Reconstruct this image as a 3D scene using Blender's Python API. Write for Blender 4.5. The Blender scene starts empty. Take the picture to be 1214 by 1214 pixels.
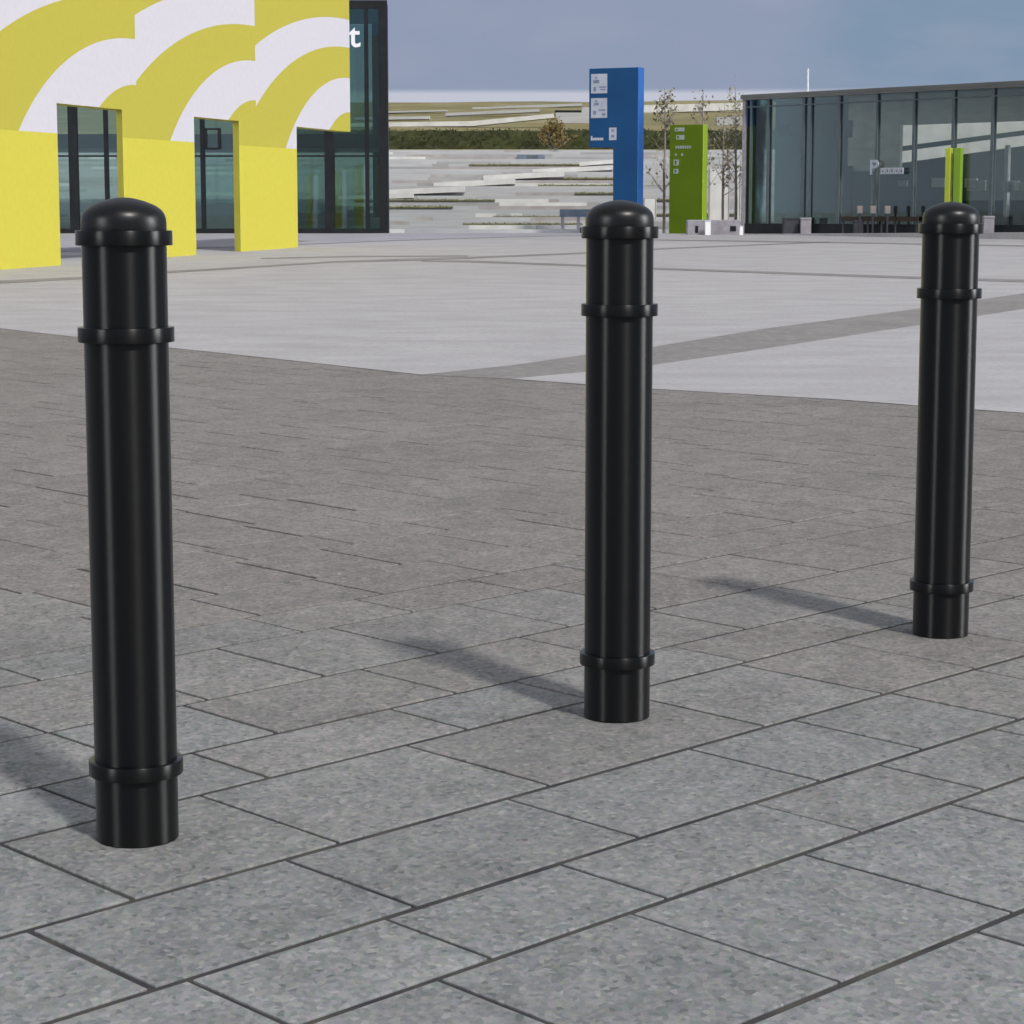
import bpy, bmesh, math, random
from mathutils import Vector, Matrix
R_ = math.radians
rnd = random.Random(7)
S = bpy.context.scene
COL = S.collection

# ------------------------------------------------------------------ camera
F_PX, PITCH, EYE = 2636.7, 0.1349, 1.03          # focal length in px of a 1214 px wide frame
cam_d = bpy.data.cameras.new('camera'); cam = bpy.data.objects.new('camera', cam_d); COL.objects.link(cam)
cam.location = (0, 0, EYE); cam.rotation_euler = (R_(90) - PITCH, 0, 0)
cam_d.sensor_width = 36; cam_d.lens = 36 * F_PX / 1214; cam_d.clip_start = .05; cam_d.clip_end = 5000
S.camera = cam

KINK, RISE = 14.2, .00675                          # the plaza climbs very gently beyond the dark paving
def g(y): return max(0.0, y - KINK) * RISE
def ray(px, py):
    c, s = math.cos(PITCH), math.sin(PITCH)
    return Vector((px - 607, F_PX * c + (607 - py) * s, -F_PX * s + (607 - py) * c))
def GP(px, py):                                    # ground point seen at a pixel
    d = ray(px, py); t = -EYE / d.z if d.z < 0 else 1e9
    if t * d.y > KINK or d.z >= 0:
        t = (-EYE - KINK * RISE) / (d.z - RISE * d.y)
    return Vector((d.x * t, d.y * t, 0))
def PT(px, py, Y):                                 # point at depth Y seen at a pixel
    d = ray(px, py); t = Y / d.y
    return Vector((d.x * t, Y, EYE + d.z * t))

# ------------------------------------------------------------------ materials
def new_mat(name):
    m = bpy.data.materials.new(name); m.use_nodes = True
    nt = m.node_tree; b = nt.nodes['Principled BSDF']; return m, nt, b
def noise_mat(name, c1, c2, scale=5, rough=.7, detail=6, bump=0, bscale=None, spec=.4, stretch=None, c3=None, s3=40, f3=.4):
    m, nt, b = new_mat(name); N, L = nt.nodes, nt.links
    tc = N.new('ShaderNodeTexCoord'); mp = N.new('ShaderNodeMapping'); L.new(tc.outputs['Object'], mp.inputs[0])
    if stretch: mp.inputs['Scale'].default_value = stretch
    n = N.new('ShaderNodeTexNoise'); n.inputs['Scale'].default_value = scale; n.inputs['Detail'].default_value = detail
    L.new(mp.outputs[0], n.inputs['Vector'])
    r = N.new('ShaderNodeMapRange'); r.inputs[1].default_value = .32; r.inputs[2].default_value = .68; L.new(n.outputs[0], r.inputs[0])
    x = N.new('ShaderNodeMix'); x.data_type = 'RGBA'; L.new(r.outputs[0], x.inputs[0])
    x.inputs[6].default_value = (*c1, 1); x.inputs[7].default_value = (*c2, 1)
    out = x.outputs[2]
    if c3:
        n3 = N.new('ShaderNodeTexNoise'); n3.inputs['Scale'].default_value = s3; n3.inputs['Detail'].default_value = 3
        L.new(mp.outputs[0], n3.inputs['Vector'])
        r3 = N.new('ShaderNodeMapRange'); r3.inputs[1].default_value = .5; r3.inputs[2].default_value = .7; r3.inputs[4].default_value = f3; L.new(n3.outputs[0], r3.inputs[0])
        x3 = N.new('ShaderNodeMix'); x3.data_type = 'RGBA'; L.new(r3.outputs[0], x3.inputs[0]); L.new(out, x3.inputs[6]); x3.inputs[7].default_value = (*c3, 1)
        out = x3.outputs[2]
    L.new(out, b.inputs['Base Color'])
    b.inputs['Roughness'].default_value = rough; b.inputs['Specular IOR Level'].default_value = spec
    if bump:
        bn = N.new('ShaderNodeTexNoise'); bn.inputs['Scale'].default_value = bscale or scale * 6; bn.inputs['Detail'].default_value = 4
        L.new(mp.outputs[0], bn.inputs['Vector'])
        bp = N.new('ShaderNodeBump'); bp.inputs['Strength'].default_value = bump; bp.inputs['Distance'].default_value = .01
        L.new(bn.outputs[0], bp.inputs['Height']); L.new(bp.outputs[0], b.inputs['Normal'])
    return m
M = {}
def math_node(nt, op, a, b=None, c=None):
    n = nt.nodes.new('ShaderNodeMath'); n.operation = op
    for i, v in enumerate((a, b, c)):
        if v is None: continue
        if isinstance(v, (int, float)): n.inputs[i].default_value = v
        else: nt.links.new(v, n.inputs[i])
    return n.outputs[0]

def stone_mat():
    """granite slabs: tone per slab (face attribute), square-grained aggregate, fine speckle"""
    m, nt, b = new_mat('granite_slab'); N, L = nt.nodes, nt.links
    tc = N.new('ShaderNodeTexCoord')
    att = N.new('ShaderNodeAttribute'); att.attribute_name = 'tone'
    warm = N.new('ShaderNodeAttribute'); warm.attribute_name = 'warm'
    def grain(sx, sy, rot, w=0):
        mp = N.new('ShaderNodeMapping'); mp.inputs['Scale'].default_value = (sx, sy, 1); mp.inputs['Rotation'].default_value = (0, 0, rot)
        mp.inputs['Location'].default_value = (w, w * 1.7, 0)
        L.new(tc.outputs['Object'], mp.inputs[0])
        vo = N.new('ShaderNodeTexVoronoi'); vo.voronoi_dimensions = '2D'; vo.inputs['Scale'].default_value = 1; L.new(mp.outputs[0], vo.inputs['Vector'])
        se = N.new('ShaderNodeSeparateColor'); L.new(vo.outputs['Color'], se.inputs[0])
        return se.outputs[0], vo.outputs['Color']
    g1 = grain(120, 85, .12); g2 = grain(42, 30, .5, .3); g3 = grain(330, 260, .2, .7); g4 = grain(16, 9, .12, 1.3)
    nz = N.new('ShaderNodeTexNoise'); nz.inputs['Scale'].default_value = 7; nz.inputs['Detail'].default_value = 5; L.new(tc.outputs['Object'], nz.inputs[0])
    big = N.new('ShaderNodeTexNoise'); big.inputs['Scale'].default_value = .9; big.inputs['Detail'].default_value = 3; L.new(tc.outputs['Object'], big.inputs[0])
    v = math_node(nt, 'MULTIPLY', g1[0], .40)
    v = math_node(nt, 'ADD', v, math_node(nt, 'MULTIPLY', g2[0], .15))
    v = math_node(nt, 'ADD', v, math_node(nt, 'MULTIPLY', g3[0], .16))
    v = math_node(nt, 'ADD', v, math_node(nt, 'MULTIPLY', nz.outputs[0], .30))
    v = math_node(nt, 'ADD', v, math_node(nt, 'MULTIPLY', big.outputs[0], .24))
    v = math_node(nt, 'ADD', v, math_node(nt, 'MULTIPLY', g4[0], .14))
    v = math_node(nt, 'ADD', v, .30)                       # about 1 on average
    # rare light and dark crystals
    hi = math_node(nt, 'GREATER_THAN', g1[0], .965); lo = math_node(nt, 'LESS_THAN', g1[0], .035)
    v = math_node(nt, 'ADD', v, math_node(nt, 'MULTIPLY', hi, .15)); v = math_node(nt, 'SUBTRACT', v, math_node(nt, 'MULTIPLY', lo, .15))
    v = math_node(nt, 'MULTIPLY', v, att.outputs['Fac'])
    mx = N.new('ShaderNodeMix'); mx.data_type = 'RGBA'; L.new(warm.outputs['Fac'], mx.inputs[0])
    mx.inputs[6].default_value = (.206, .212, .209, 1); mx.inputs[7].default_value = (.190, .178, .167, 1)
    hue = N.new('ShaderNodeMix'); hue.data_type = 'RGBA'; hue.blend_type = 'MULTIPLY'; hue.inputs[0].default_value = .10
    L.new(mx.outputs[2], hue.inputs[6]); L.new(g1[1], hue.inputs[7])
    gain = N.new('ShaderNodeVectorMath'); gain.operation = 'SCALE'; L.new(hue.outputs[2], gain.inputs[0]); L.new(v, gain.inputs['Scale'])
    L.new(gain.outputs[0], b.inputs['Base Color'])
    b.inputs['Roughness'].default_value = .75; b.inputs['Specular IOR Level'].default_value = .3
    bp = N.new('ShaderNodeBump'); bp.inputs['Strength'].default_value = .25; bp.inputs['Distance'].default_value = .002
    L.new(g3[0], bp.inputs['Height']); L.new(bp.outputs[0], b.inputs['Normal'])
    return m
M['slab'] = stone_mat()
M['grout'] = noise_mat('joint_sand', (.020, .018, .026), (.062, .058, .050), 9, .95, bump=.3, bscale=200, c3=(.10, .095, .07), s3=3)
M['light_paving'] = noise_mat('light_paving', (.312, .303, .309), (.385, .374, .381), 1.1, .85, stretch=(1, 1.6, 1), detail=10, c3=(.27, .26, .262), s3=24, f3=.85, bump=.1, bscale=90)
M['strip'] = noise_mat('strip_paving', (.168, .158, .155), (.21, .197, .19), 1.3, .85, c3=(.30, .288, .275), s3=11, f3=.5)
M['grey_walk'] = noise_mat('grey_walkway', (.28, .27, .30), (.33, .315, .34), .8, .85, c3=(.25, .24, .27), s3=6)
M['earth'] = noise_mat('outer_ground', (.28, .27, .26), (.36, .35, .33), .12, .95)
M['black'], nt, b = new_mat('black_powder_coat')
b.inputs['Base Color'].default_value = (.0016, .0016, .0016, 1); b.inputs['Roughness'].default_value = .34; b.inputs['IOR'].default_value = 1.37
b.inputs['Anisotropic'].default_value = .86; b.inputs['Anisotropic Rotation'].default_value = .25     # turned tube: the gloss runs up and down it
def scuff(nt, b, lo, hi):
    n = nt.nodes.new('ShaderNodeTexNoise'); n.inputs['Scale'].default_value = 38; n.inputs['Detail'].default_value = 8
    t_ = nt.nodes.new('ShaderNodeTexCoord'); nt.links.new(t_.outputs['Object'], n.inputs['Vector'])
    r = nt.nodes.new('ShaderNodeMapRange'); r.inputs[1].default_value = .35; r.inputs[2].default_value = .7; r.inputs[3].default_value = lo; r.inputs[4].default_value = hi
    nt.links.new(n.outputs[0], r.inputs[0]); nt.links.new(r.outputs[0], b.inputs['Roughness'])
scuff(nt, b, .33, .35)
M['black_cap'], nt, b = new_mat('black_cap_coat')
b.inputs['Base Color'].default_value = (.0022, .0022, .0022, 1); b.inputs['Roughness'].default_value = .36; b.inputs['IOR'].default_value = 1.42
M['concrete'] = noise_mat('terrace_concrete', (.36, .36, .365), (.44, .438, .435), 1.2, .85, stretch=(.35, 1, 3), c3=(.33, .33, .33), s3=5, f3=.4)
M['concrete_dark'] = noise_mat('terrace_course', (.30, .275, .265), (.38, .36, .34), 2, .85)
M['concrete_mid'] = noise_mat('terrace_weathered', (.26, .26, .255), (.36, .355, .345), 1.5, .85, stretch=(.5, 1, 2))
M['white_stone'] = noise_mat('white_stone', (.52, .51, .48), (.64, .63, .60), 2, .7)
M['mauve_stone'] = noise_mat('mauve_grey_concrete', (.24, .225, .25), (.33, .31, .34), 6, .85)
M['dark_stone'] = noise_mat('dark_grey_metal', (.030, .030, .040), (.05, .05, .062), 6, .6)
M['grass'] = noise_mat('strip_grass', (.12, .13, .04), (.20, .19, .09), 4, .9)
M['dune'] = noise_mat('dune_grass', (.145, .128, .042), (.215, .185, .075), .10, .95, c3=(.30, .27, .2), s3=.4, f3=.45, stretch=(1, .5, 1))
M['hedge'] = noise_mat('hedge_leaf', (.026, .032, .007), (.052, .060, .014), 1.6, .75, c3=(.018, .024, .008), s3=5, f3=.3)
M['autumn'] = noise_mat('autumn_leaf', (.14, .095, .03), (.20, .155, .05), 2, .8)
M['olive_leaf'] = noise_mat('olive_leaf', (.20, .185, .11), (.30, .27, .18), 2, .8)
M['bark'] = noise_mat('bark', (.24, .21, .185), (.36, .325, .29), 8, .9, stretch=(1, 1, .2))
M['blue'] = noise_mat('blue_paint', (.001, .042, .130), (.002, .054, .158), .7, .6, spec=.2)
M['blue_sunlit'] = noise_mat('blue_paint_sunlit', (.003, .085, .36), (.006, .12, .42), .7, .4)  # same blue, brightened because this side faces the sun
M['green'] = noise_mat('green_paint', (.062, .105, .001), (.078, .126, .002), .7, .6, spec=.12)
M['green_sunlit'] = noise_mat('green_paint_sunlit', (.33, .52, .012), (.37, .57, .02), .7, .4)  # sign green lightened so its side edge looks sunlit
M['faint'] = noise_mat('faded_marking', (.20, .25, .20), (.26, .31, .27), 4, .6)
M['taupe'] = noise_mat('taupe_metal', (.20, .18, .165), (.27, .245, .225), 6, .7)
M['lime'] = noise_mat('lime_banner', (.21, .36, .02), (.25, .40, .03), 1, .6)
M['yellow_lime'] = noise_mat('yellow_lime_paint', (.44, .52, .04), (.50, .57, .05), 1, .6)
M['sign_white'] = noise_mat('sign_white', (.30, .32, .38), (.38, .40, .46), 3, .5)
M['sign_grey'] = noise_mat('sign_grey', (.10, .13, .22), (.18, .21, .32), 9, .5)
M['white_letter'] = noise_mat('white_letter', (.80, .80, .80), (.86, .86, .86), 5, .4)
M['grey_letter'] = noise_mat('grey_letter', (.36, .38, .44), (.44, .46, .52), 5, .4)
M['frame'] = noise_mat('dark_frame_metal', (.011, .013, .015), (.018, .020, .023), 3, .5, spec=.2)
M['frame_blue'] = noise_mat('slate_frame_metal', (.075, .098, .108), (.095, .118, .128), 3, .5)
M['slate'] = noise_mat('slate_wall', (.045, .062, .066), (.065, .082, .086), 1.2, .7)
M['slate_dark'] = noise_mat('dark_slate_panel', (.045, .045, .043), (.07, .068, .064), 1.2, .7)
M['brown_wall'] = noise_mat('taupe_wall', (.56, .53, .49), (.70, .66, .61), 1.2, .8, stretch=(1, 1, 4))
M['brown_door'] = noise_mat('brown_door', (.022, .015, .010), (.035, .025, .018), 3, .6, stretch=(4, 4, .6))
M['floor'] = noise_mat('interior_floor', (.30, .31, .32), (.38, .38, .38), 1, .6)
M['roof'] = noise_mat('roof_sheet', (.16, .16, .16), (.22, .22, .21), 2, .8)
M['fascia'] = noise_mat('fascia_sheet', (.085, .088, .085), (.12, .12, .115), .6, .7)
M['steel'] = noise_mat('pale_steel', (.55, .56, .58), (.65, .66, .68), 4, .4)
M['bluegrey'] = noise_mat('blue_grey_metal', (.10, .13, .18), (.17, .20, .25), 3, .5)
M['jamb'] = noise_mat('yellow_reveal', (.52, .47, .045), (.60, .54, .06), 1.5, .8)

def glass_mat(name, tint, refl=.12, rough=.02, wave=.15):
    m = bpy.data.materials.new(name); m.use_nodes = True; nt = m.node_tree; N, L = nt.nodes, nt.links
    N.remove(N['Principled BSDF']); out = N['Material Output']
    tr = N.new('ShaderNodeBsdfTransparent'); tr.inputs[0].default_value = (*tint, 1)
    gl = N.new('ShaderNodeBsdfGlossy'); gl.inputs['Roughness'].default_value = rough; gl.inputs[0].default_value = (.75, .92, .95, 1)
    fr = N.new('ShaderNodeFresnel'); fr.inputs[0].default_value = 1.5
    f = math_node(nt, 'ADD', fr.outputs[0], refl)
    mx = N.new('ShaderNodeMixShader'); L.new(f, mx.inputs[0]); L.new(tr.outputs[0], mx.inputs[1]); L.new(gl.outputs[0], mx.inputs[2])
    tc = N.new('ShaderNodeTexCoord'); nz = N.new('ShaderNodeTexNoise'); nz.inputs['Scale'].default_value = .8; L.new(tc.outputs['Object'], nz.inputs[0])
    bp = N.new('ShaderNodeBump'); bp.inputs['Strength'].default_value = wave; bp.inputs['Distance'].default_value = .02
    L.new(nz.outputs[0], bp.inputs['Height']); L.new(bp.outputs[0], gl.inputs['Normal'])
    L.new(mx.outputs[0], out.inputs[0]); return m
M['teal_glass'] = glass_mat('teal_glass', (.66, .77, .74), .07, wave=.05)
M['slate_glass'] = glass_mat('slate_glass', (.74, .76, .74), .012, wave=.05)

# ------------------------------------------------------------------ object helpers
def link(name, me, parent=None):
    o = bpy.data.objects.new(name, me); COL.objects.link(o)
    if parent is not None: o.parent = parent
    return o
def obj(name, bm, mats, parent=None, smooth=False):
    bmesh.ops.recalc_face_normals(bm, faces=bm.faces[:])
    me = bpy.data.meshes.new(name); bm.to_mesh(me); bm.free()
    for m in (mats if isinstance(mats, (list, tuple)) else [mats]): me.materials.append(m)
    if smooth:
        for p in me.polygons: p.use_smooth = True
    return link(name, me, parent)
def tag(o, label, cat, group=None, kind=None):
    if label: o['label'] = label
    if cat: o['category'] = cat
    if group: o['group'] = group
    if kind: o['kind'] = kind
    return o
def thing(name, loc, label, cat, group=None, rz=0):
    o = bpy.data.objects.new(name, None); COL.objects.link(o); o.empty_display_size = .2
    o.location = loc; o.rotation_euler = (0, 0, rz)
    return tag(o, label, cat, group)
def structure(o): o['kind'] = 'structure'; return o

def add_box(bm, x0, x1, y0, y1, z0, z1, mi=0, mat=None):
    vs = [bm.verts.new((x, y, z)) for z in (z0, z1) for x, y in ((x0, y0), (x1, y0), (x1, y1), (x0, y1))]
    if mat is not None:
        for v in vs: v.co = mat @ v.co
    for f in ((3, 2, 1, 0), (4, 5, 6, 7), (0, 1, 5, 4), (1, 2, 6, 5), (2, 3, 7, 6), (3, 0, 4, 7)):
        bm.faces.new([vs[i] for i in f]).material_index = mi
    return vs
def bevel_box(x0, x1, y0, y1, z0, z1, w=.01, mat=None):
    bm = bmesh.new(); add_box(bm, x0, x1, y0, y1, z0, z1, 0, mat)
    bmesh.ops.bevel(bm, geom=bm.edges[:], offset=w, segments=1, affect='EDGES'); return bm
def add_prism(bm, front, back, mi=0):
    """solid between two matching outlines"""
    a = [bm.verts.new(p) for p in front]; b_ = [bm.verts.new(p) for p in back]; n = len(a)
    bm.faces.new(a).material_index = mi; bm.faces.new(b_[::-1]).material_index = mi
    for i in range(n): bm.faces.new((a[i], b_[i], b_[(i + 1) % n], a[(i + 1) % n])).material_index = mi
def add_tube(bm, pts, rads, seg=8):
    rings = []
    for i, p in enumerate(pts):
        d = (Vector(pts[min(i + 1, len(pts) - 1)]) - Vector(pts[max(i - 1, 0)])).normalized()
        u = d.orthogonal().normalized(); w = d.cross(u)
        rings.append([bm.verts.new(Vector(p) + (u * math.cos(2 * math.pi * k / seg) + w * math.sin(2 * math.pi * k / seg)) * rads[i]) for k in range(seg)])
    for a, b_ in zip(rings, rings[1:]):
        for k in range(seg): bm.faces.new((a[k], a[(k + 1) % seg], b_[(k + 1) % seg], b_[k]))
    bm.faces.new(rings[0][::-1]); bm.faces.new(rings[-1])
def lathe(profile, seg=96):
    bm = bmesh.new(); rings = []
    for r, z in profile:
        if r < 1e-6: rings.append([bm.verts.new((0, 0, z))])
        else: rings.append([bm.verts.new((r * math.cos(2 * math.pi * k / seg), r * math.sin(2 * math.pi * k / seg), z)) for k in range(seg)])
    for a, b_ in zip(rings, rings[1:]):
        for k in range(seg):
            k2 = (k + 1) % seg
            if len(a) == 1: bm.faces.new((a[0], b_[k2], b_[k]))
            elif len(b_) == 1: bm.faces.new((a[k], a[k2], b_[0]))
            else: bm.faces.new((a[k], a[k2], b_[k2], b_[k]))
    return bm
def auto_smooth(o, deg=35):
    me = o.data
    for p in me.polygons: p.use_smooth = True
    bm = bmesh.new(); bm.from_mesh(me)
    for e in bm.edges:
        e.smooth = not (len(e.link_faces) == 2 and e.calc_face_angle(0) > R_(deg))
    bm.to_mesh(me); bm.free()
def leaf_cloud(bm, pts, size, r):
    for p in pts:
        s = size * r.uniform(.6, 1.4)
        q = Vector((r.gauss(0, 1), r.gauss(0, 1), r.gauss(0, 1))).normalized(); u = q.orthogonal().normalized(); w = q.cross(u)
        a = r.uniform(0, 6.28); u, w = u * math.cos(a) + w * math.sin(a), w * math.cos(a) - u * math.sin(a)
        vs = [bm.verts.new(Vector(p) + u * s), bm.verts.new(Vector(p) + w * s * .55), bm.verts.new(Vector(p) - u * s), bm.verts.new(Vector(p) - w * s * .55)]
        bm.faces.new(vs)

# ------------------------------------------------------------------ ground sheets
def sheet(name, polys, m, lift):
    """flat outlines laid on the plaza, split where it starts to climb"""
    bm = bmesh.new()
    for poly in polys:
        bm.faces.new([bm.verts.new((p[0], p[1], 0)) for p in poly])
    bmesh.ops.bisect_plane(bm, geom=bm.verts[:] + bm.edges[:] + bm.faces[:], plane_co=(0, KINK, 0), plane_no=(0, 1, 0))
    bmesh.ops.triangulate(bm, faces=bm.faces[:])
    for v in bm.verts: v.co.z = g(v.co.y) + lift
    for f in bm.faces:
        f.normal_update()
        if f.normal.z < 0: f.normal_flip()
    me = bpy.data.meshes.new(name); bm.to_mesh(me); bm.free(); me.materials.append(m)
    return structure(link(name, me))
sheet('ground', [[(-900, -300), (900, -300), (900, 66.5), (-900, 66.5)]], M['earth'], -.035)

# paving slabs ------------------------------------------------------
AN = R_(46.5); eA = Vector((math.cos(AN), math.sin(AN), 0)); eN = Vector((-math.sin(AN), math.cos(AN), 0))
rowlines = [(1.7103, -.0214), (2.0835, -.0076), (2.3155, -.0023), (2.6437, .0001), (3.0380, .0078), (3.3079, .0022), (3.6354, .0058), (4.0547, .0083), (4.2902, .0134)]
known = {0: [2.697], 1: [2.016, 2.412, 2.836], 2: [1.787, 2.151, 2.531, 3.035, 3.413], 3: [1.756, 2.244, 2.757, 3.265, 3.602, 3.95, 4.288],
         4: [1.978, 2.395, 2.905, 3.549], 5: [2.587, 3.11, 3.485, 4.03, 4.514], 6: [2.829, 3.337, 3.86, 4.357], 7: [3.623], 8: [3.569, 3.947]}
cyc = [.41, .235, .33]
lines = list(rowlines)
c = rowlines[0][0]; pre = []; k = 2
while c > -5.5:
    c -= cyc[k % 3]; k -= 1; pre.insert(0, (c, -.0214))
first = len(pre)
c = rowlines[-1][0]; k = 2; post = []
while c < 19.5:
    c += cyc[k % 3] * rnd.uniform(.96, 1.04); k += 1; post.append((c, .0134))
lines = pre + lines + post
def rline(i, a):
    c, s = lines[i]; return c + s * min(max(a, 0), 6)
SKEW = .075
def paving():
    vs, fs, tone, warm = [], [], [], []
    for i in range(len(lines) - 1):
        ki = i - first + 1
        kn = sorted(known.get(ki, []))
        a0, a1 = -6.0, 17.0
        pts = []
        if kn:
            x = kn[0]
            while x > a0: x -= rnd.choice((.35, .42, .48, .52)) * rnd.uniform(.95, 1.05); pts.insert(0, x)
            pts += kn; x = kn[-1]
        else:
            x = a0 - rnd.random() * .5; pts.append(x)
        while x < a1: x += rnd.choice((.35, .42, .48, .52)) * rnd.uniform(.95, 1.05); pts.append(x)
        far = min(1, max(0, (i - first - 7) / 4))
        gA = (.0085 * (1 - far) + .0022 * far) * rnd.uniform(.85, 1.15)          # half joint width along the rows
        for xa, xb in zip(pts, pts[1:]):
            mid = (xa + xb) / 2; ctr = eA * mid + eN * ((rline(i, mid) + rline(i + 1, mid)) / 2)
            if ctr.y < .6 or abs(ctr.x) > ctr.y * .36 + 2.6 or ctr.y > 21.5: continue
            gB = (.0052 + .0038 * far) * rnd.uniform(.7, 1.3)
            if far > .5 and rnd.random() < .3: gB *= .3
            rm = (rline(i, mid) + rline(i + 1, mid)) / 2
            tilt = rnd.uniform(-.0006, .0006)
            quad = []
            for li, xx, sg, sa in ((i, xa, 1, 1), (i, xb, 1, -1), (i + 1, xb, -1, -1), (i + 1, xa, -1, 1)):
                r = rline(li, xx) + sg * gA; a = xx + SKEW * (r - rm) + sa * gB
                quad.append((a, r, sg, sa))
            n = len(vs); bev = .0012
            for dz, ins in ((-.012, 0), (-.0010, 0), (0, bev)):
                for a, r, sg, sa in quad:
                    p = eA * (a + sa * ins) + eN * (r + sg * ins)
                    vs.append((p.x, p.y, g(p.y) + dz + tilt))
            fl = [(n + 8, n + 9, n + 10, n + 11)]
            for lv in (0, 4):
                for q in range(4):
                    q2 = (q + 1) % 4; fl.append((n + lv + q, n + lv + q2, n + lv + 4 + q2, n + lv + 4 + q))
            t = rnd.gauss(1, .038); w = min(1, max(0, (ctr.y - 3.6) / 2.6 + rnd.uniform(-.28, .28)))
            fs += fl; tone += [t] * 9; warm += [w] * 9
    me = bpy.data.meshes.new('dark_paving'); me.from_pydata(vs, [], fs)
    at = me.attributes.new('tone', 'FLOAT', 'FACE'); at.data.foreach_set('value', tone)
    at = me.attributes.new('warm', 'FLOAT', 'FACE'); at.data.foreach_set('value', warm)
    me.materials.append(M['slab']); me.update()
    return structure(link('dark_paving', me))
paving()
def G(*pp): return [GP(*p) for p in pp]
sheet('paving_bed', [[(-12, .2), (12, .2), (14, 30), (-14, 30)]], M['grout'], -.0032)

# pale plaza beyond, with its darker bands
edge_l = G((-260, 367), (0, 389.5), (104, 401.5), (202, 412.5), (362, 429.5), (500, 444.5))
edge_r = G((607, 433.5), (694, 421), (775, 411.4), (910, 389.5), (1091, 366), (1214, 348), (1420, 321))
plaza1 = edge_l + edge_r + [Vector((60, 66.2, 0)), Vector((-60, 66.2, 0)), Vector((-60, 30, 0))]
low_r = G((605, 449.5), (694, 456), (775, 461.5), (1000, 474.5), (1091, 481.5), (1214, 490), (1500, 507))
up_r = G((1450, 333), (1214, 366.5), (1091, 385.5), (872, 419), (775, 433))
sheet('pale_plaza', [plaza1, low_r + [Vector((40, 24, 0))] + up_r], M['light_paving'], .0026)
far_strip = [edge_r[-1] + Vector((0, -.0, 0))]
sheet('paving_strip', [[p for p in edge_r] + [Vector((40, 40, 0)), Vector((40, 24, 0))] + up_r + [GP(605, 449.5), GP(500, 444.5)]], M['strip'], .0016)
def band(top, bot): return G(*top) + G(*bot[::-1])
bands = [
 band([(-200, 341), (0, 333), (95, 328.5), (202, 321.5), (288, 316.5), (400, 309.8), (500, 306.5), (555, 305), (694, 299.5), (775, 294.8), (984, 286.5)],
      [(-200, 345), (0, 336.5), (95, 331.5), (202, 324), (288, 318.6), (400, 311.4), (500, 309.2), (555, 307), (694, 301), (775, 296.3), (984, 287.5)]),
 band([(500, 309.4), (555, 309.2), (694, 314), (775, 317.6), (1093, 328.6), (1214, 331.8), (1400, 337)],
      [(500, 310.4), (555, 311.2), (694, 316.2), (775, 319.8), (1093, 331.4), (1214, 335), (1400, 341)]),
 band([(309, 306.2), (420, 303.6), (555, 303.2)], [(309, 307.4), (420, 305), (555, 304.4)]),
 band([(760, 284), (995, 287.2), (1214, 291)], [(760, 284.8), (995, 288.4), (1214, 292.6)]),
]
sheet('plaza_bands', bands, M['strip'], .0066)
sheet('walkway', [band([(-400, 279), (100, 278.8), (350, 277.6), (470, 276.8), (600, 276.7), (760, 276.7)], [(-400, 299), (100, 299), (350, 290.5), (470, 285.5), (600, 281.5), (760, 277.6)])], M['grey_walk'], .011)

# ------------------------------------------------------------------ bollards
def bollard():
    t = thing('bollard', (0, 0, 0), '', 'bollard', 'black bollards across the paving')
    Rr, RR = .0673, .0768
    o = obj('post', lathe([(0, 0), (Rr - .002, 0), (Rr, .002), (Rr, .9905), (0, .9905)]), M['black'], t); auto_smooth(o)
    o = obj('cap', lathe([(Rr - .001, .9905), (Rr + .0004, .9974), (Rr + .0004, 1.0115), (Rr * .988, 1.0185), (Rr * .955, 1.0245), (Rr * .89, 1.0300), (Rr * .79, 1.0353), (Rr * .66, 1.0398),
                          (Rr * .5, 1.0438), (Rr * .33, 1.0470), (Rr * .16, 1.0491), (0, 1.05)]), M['black_cap'], t); auto_smooth(o, 50)
    for z in (.9974, .8437, .1342):
        h = .0235; e = .0007
        o = obj('band', lathe([(Rr - .002, z - h), (RR - e, z - h), (RR - e * .3, z - h + e * .3), (RR, z - h + e), (RR, z - e), (RR - e * .3, z - e * .3), (RR - e, z), (Rr - .002, z)]), M['black'], t); auto_smooth(o, 50)
    return t
def copy_tree(o, parent=None):
    n = o.copy(); COL.objects.link(n)
    if parent is not None: n.parent = parent
    for ch in list(o.children): copy_tree(ch, n)
    return n
proto = bollard()
for i, (x, y, lab) in enumerate(((-.6198, 3.5788, 'largest black bollard, nearest, standing before the yellow and white building'),
                                 (.2153, 4.4718, 'middle black bollard with its cap in front of the blue sign'),
                                 (1.0497, 5.3622, 'smallest black bollard, farthest, in front of the dark glass pavilion'))):
    o = proto if i == 0 else copy_tree(proto)
    o.location = (x, y, 0.0005); o.rotation_euler = (0, 0, .7 * i); o['label'] = lab

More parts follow.
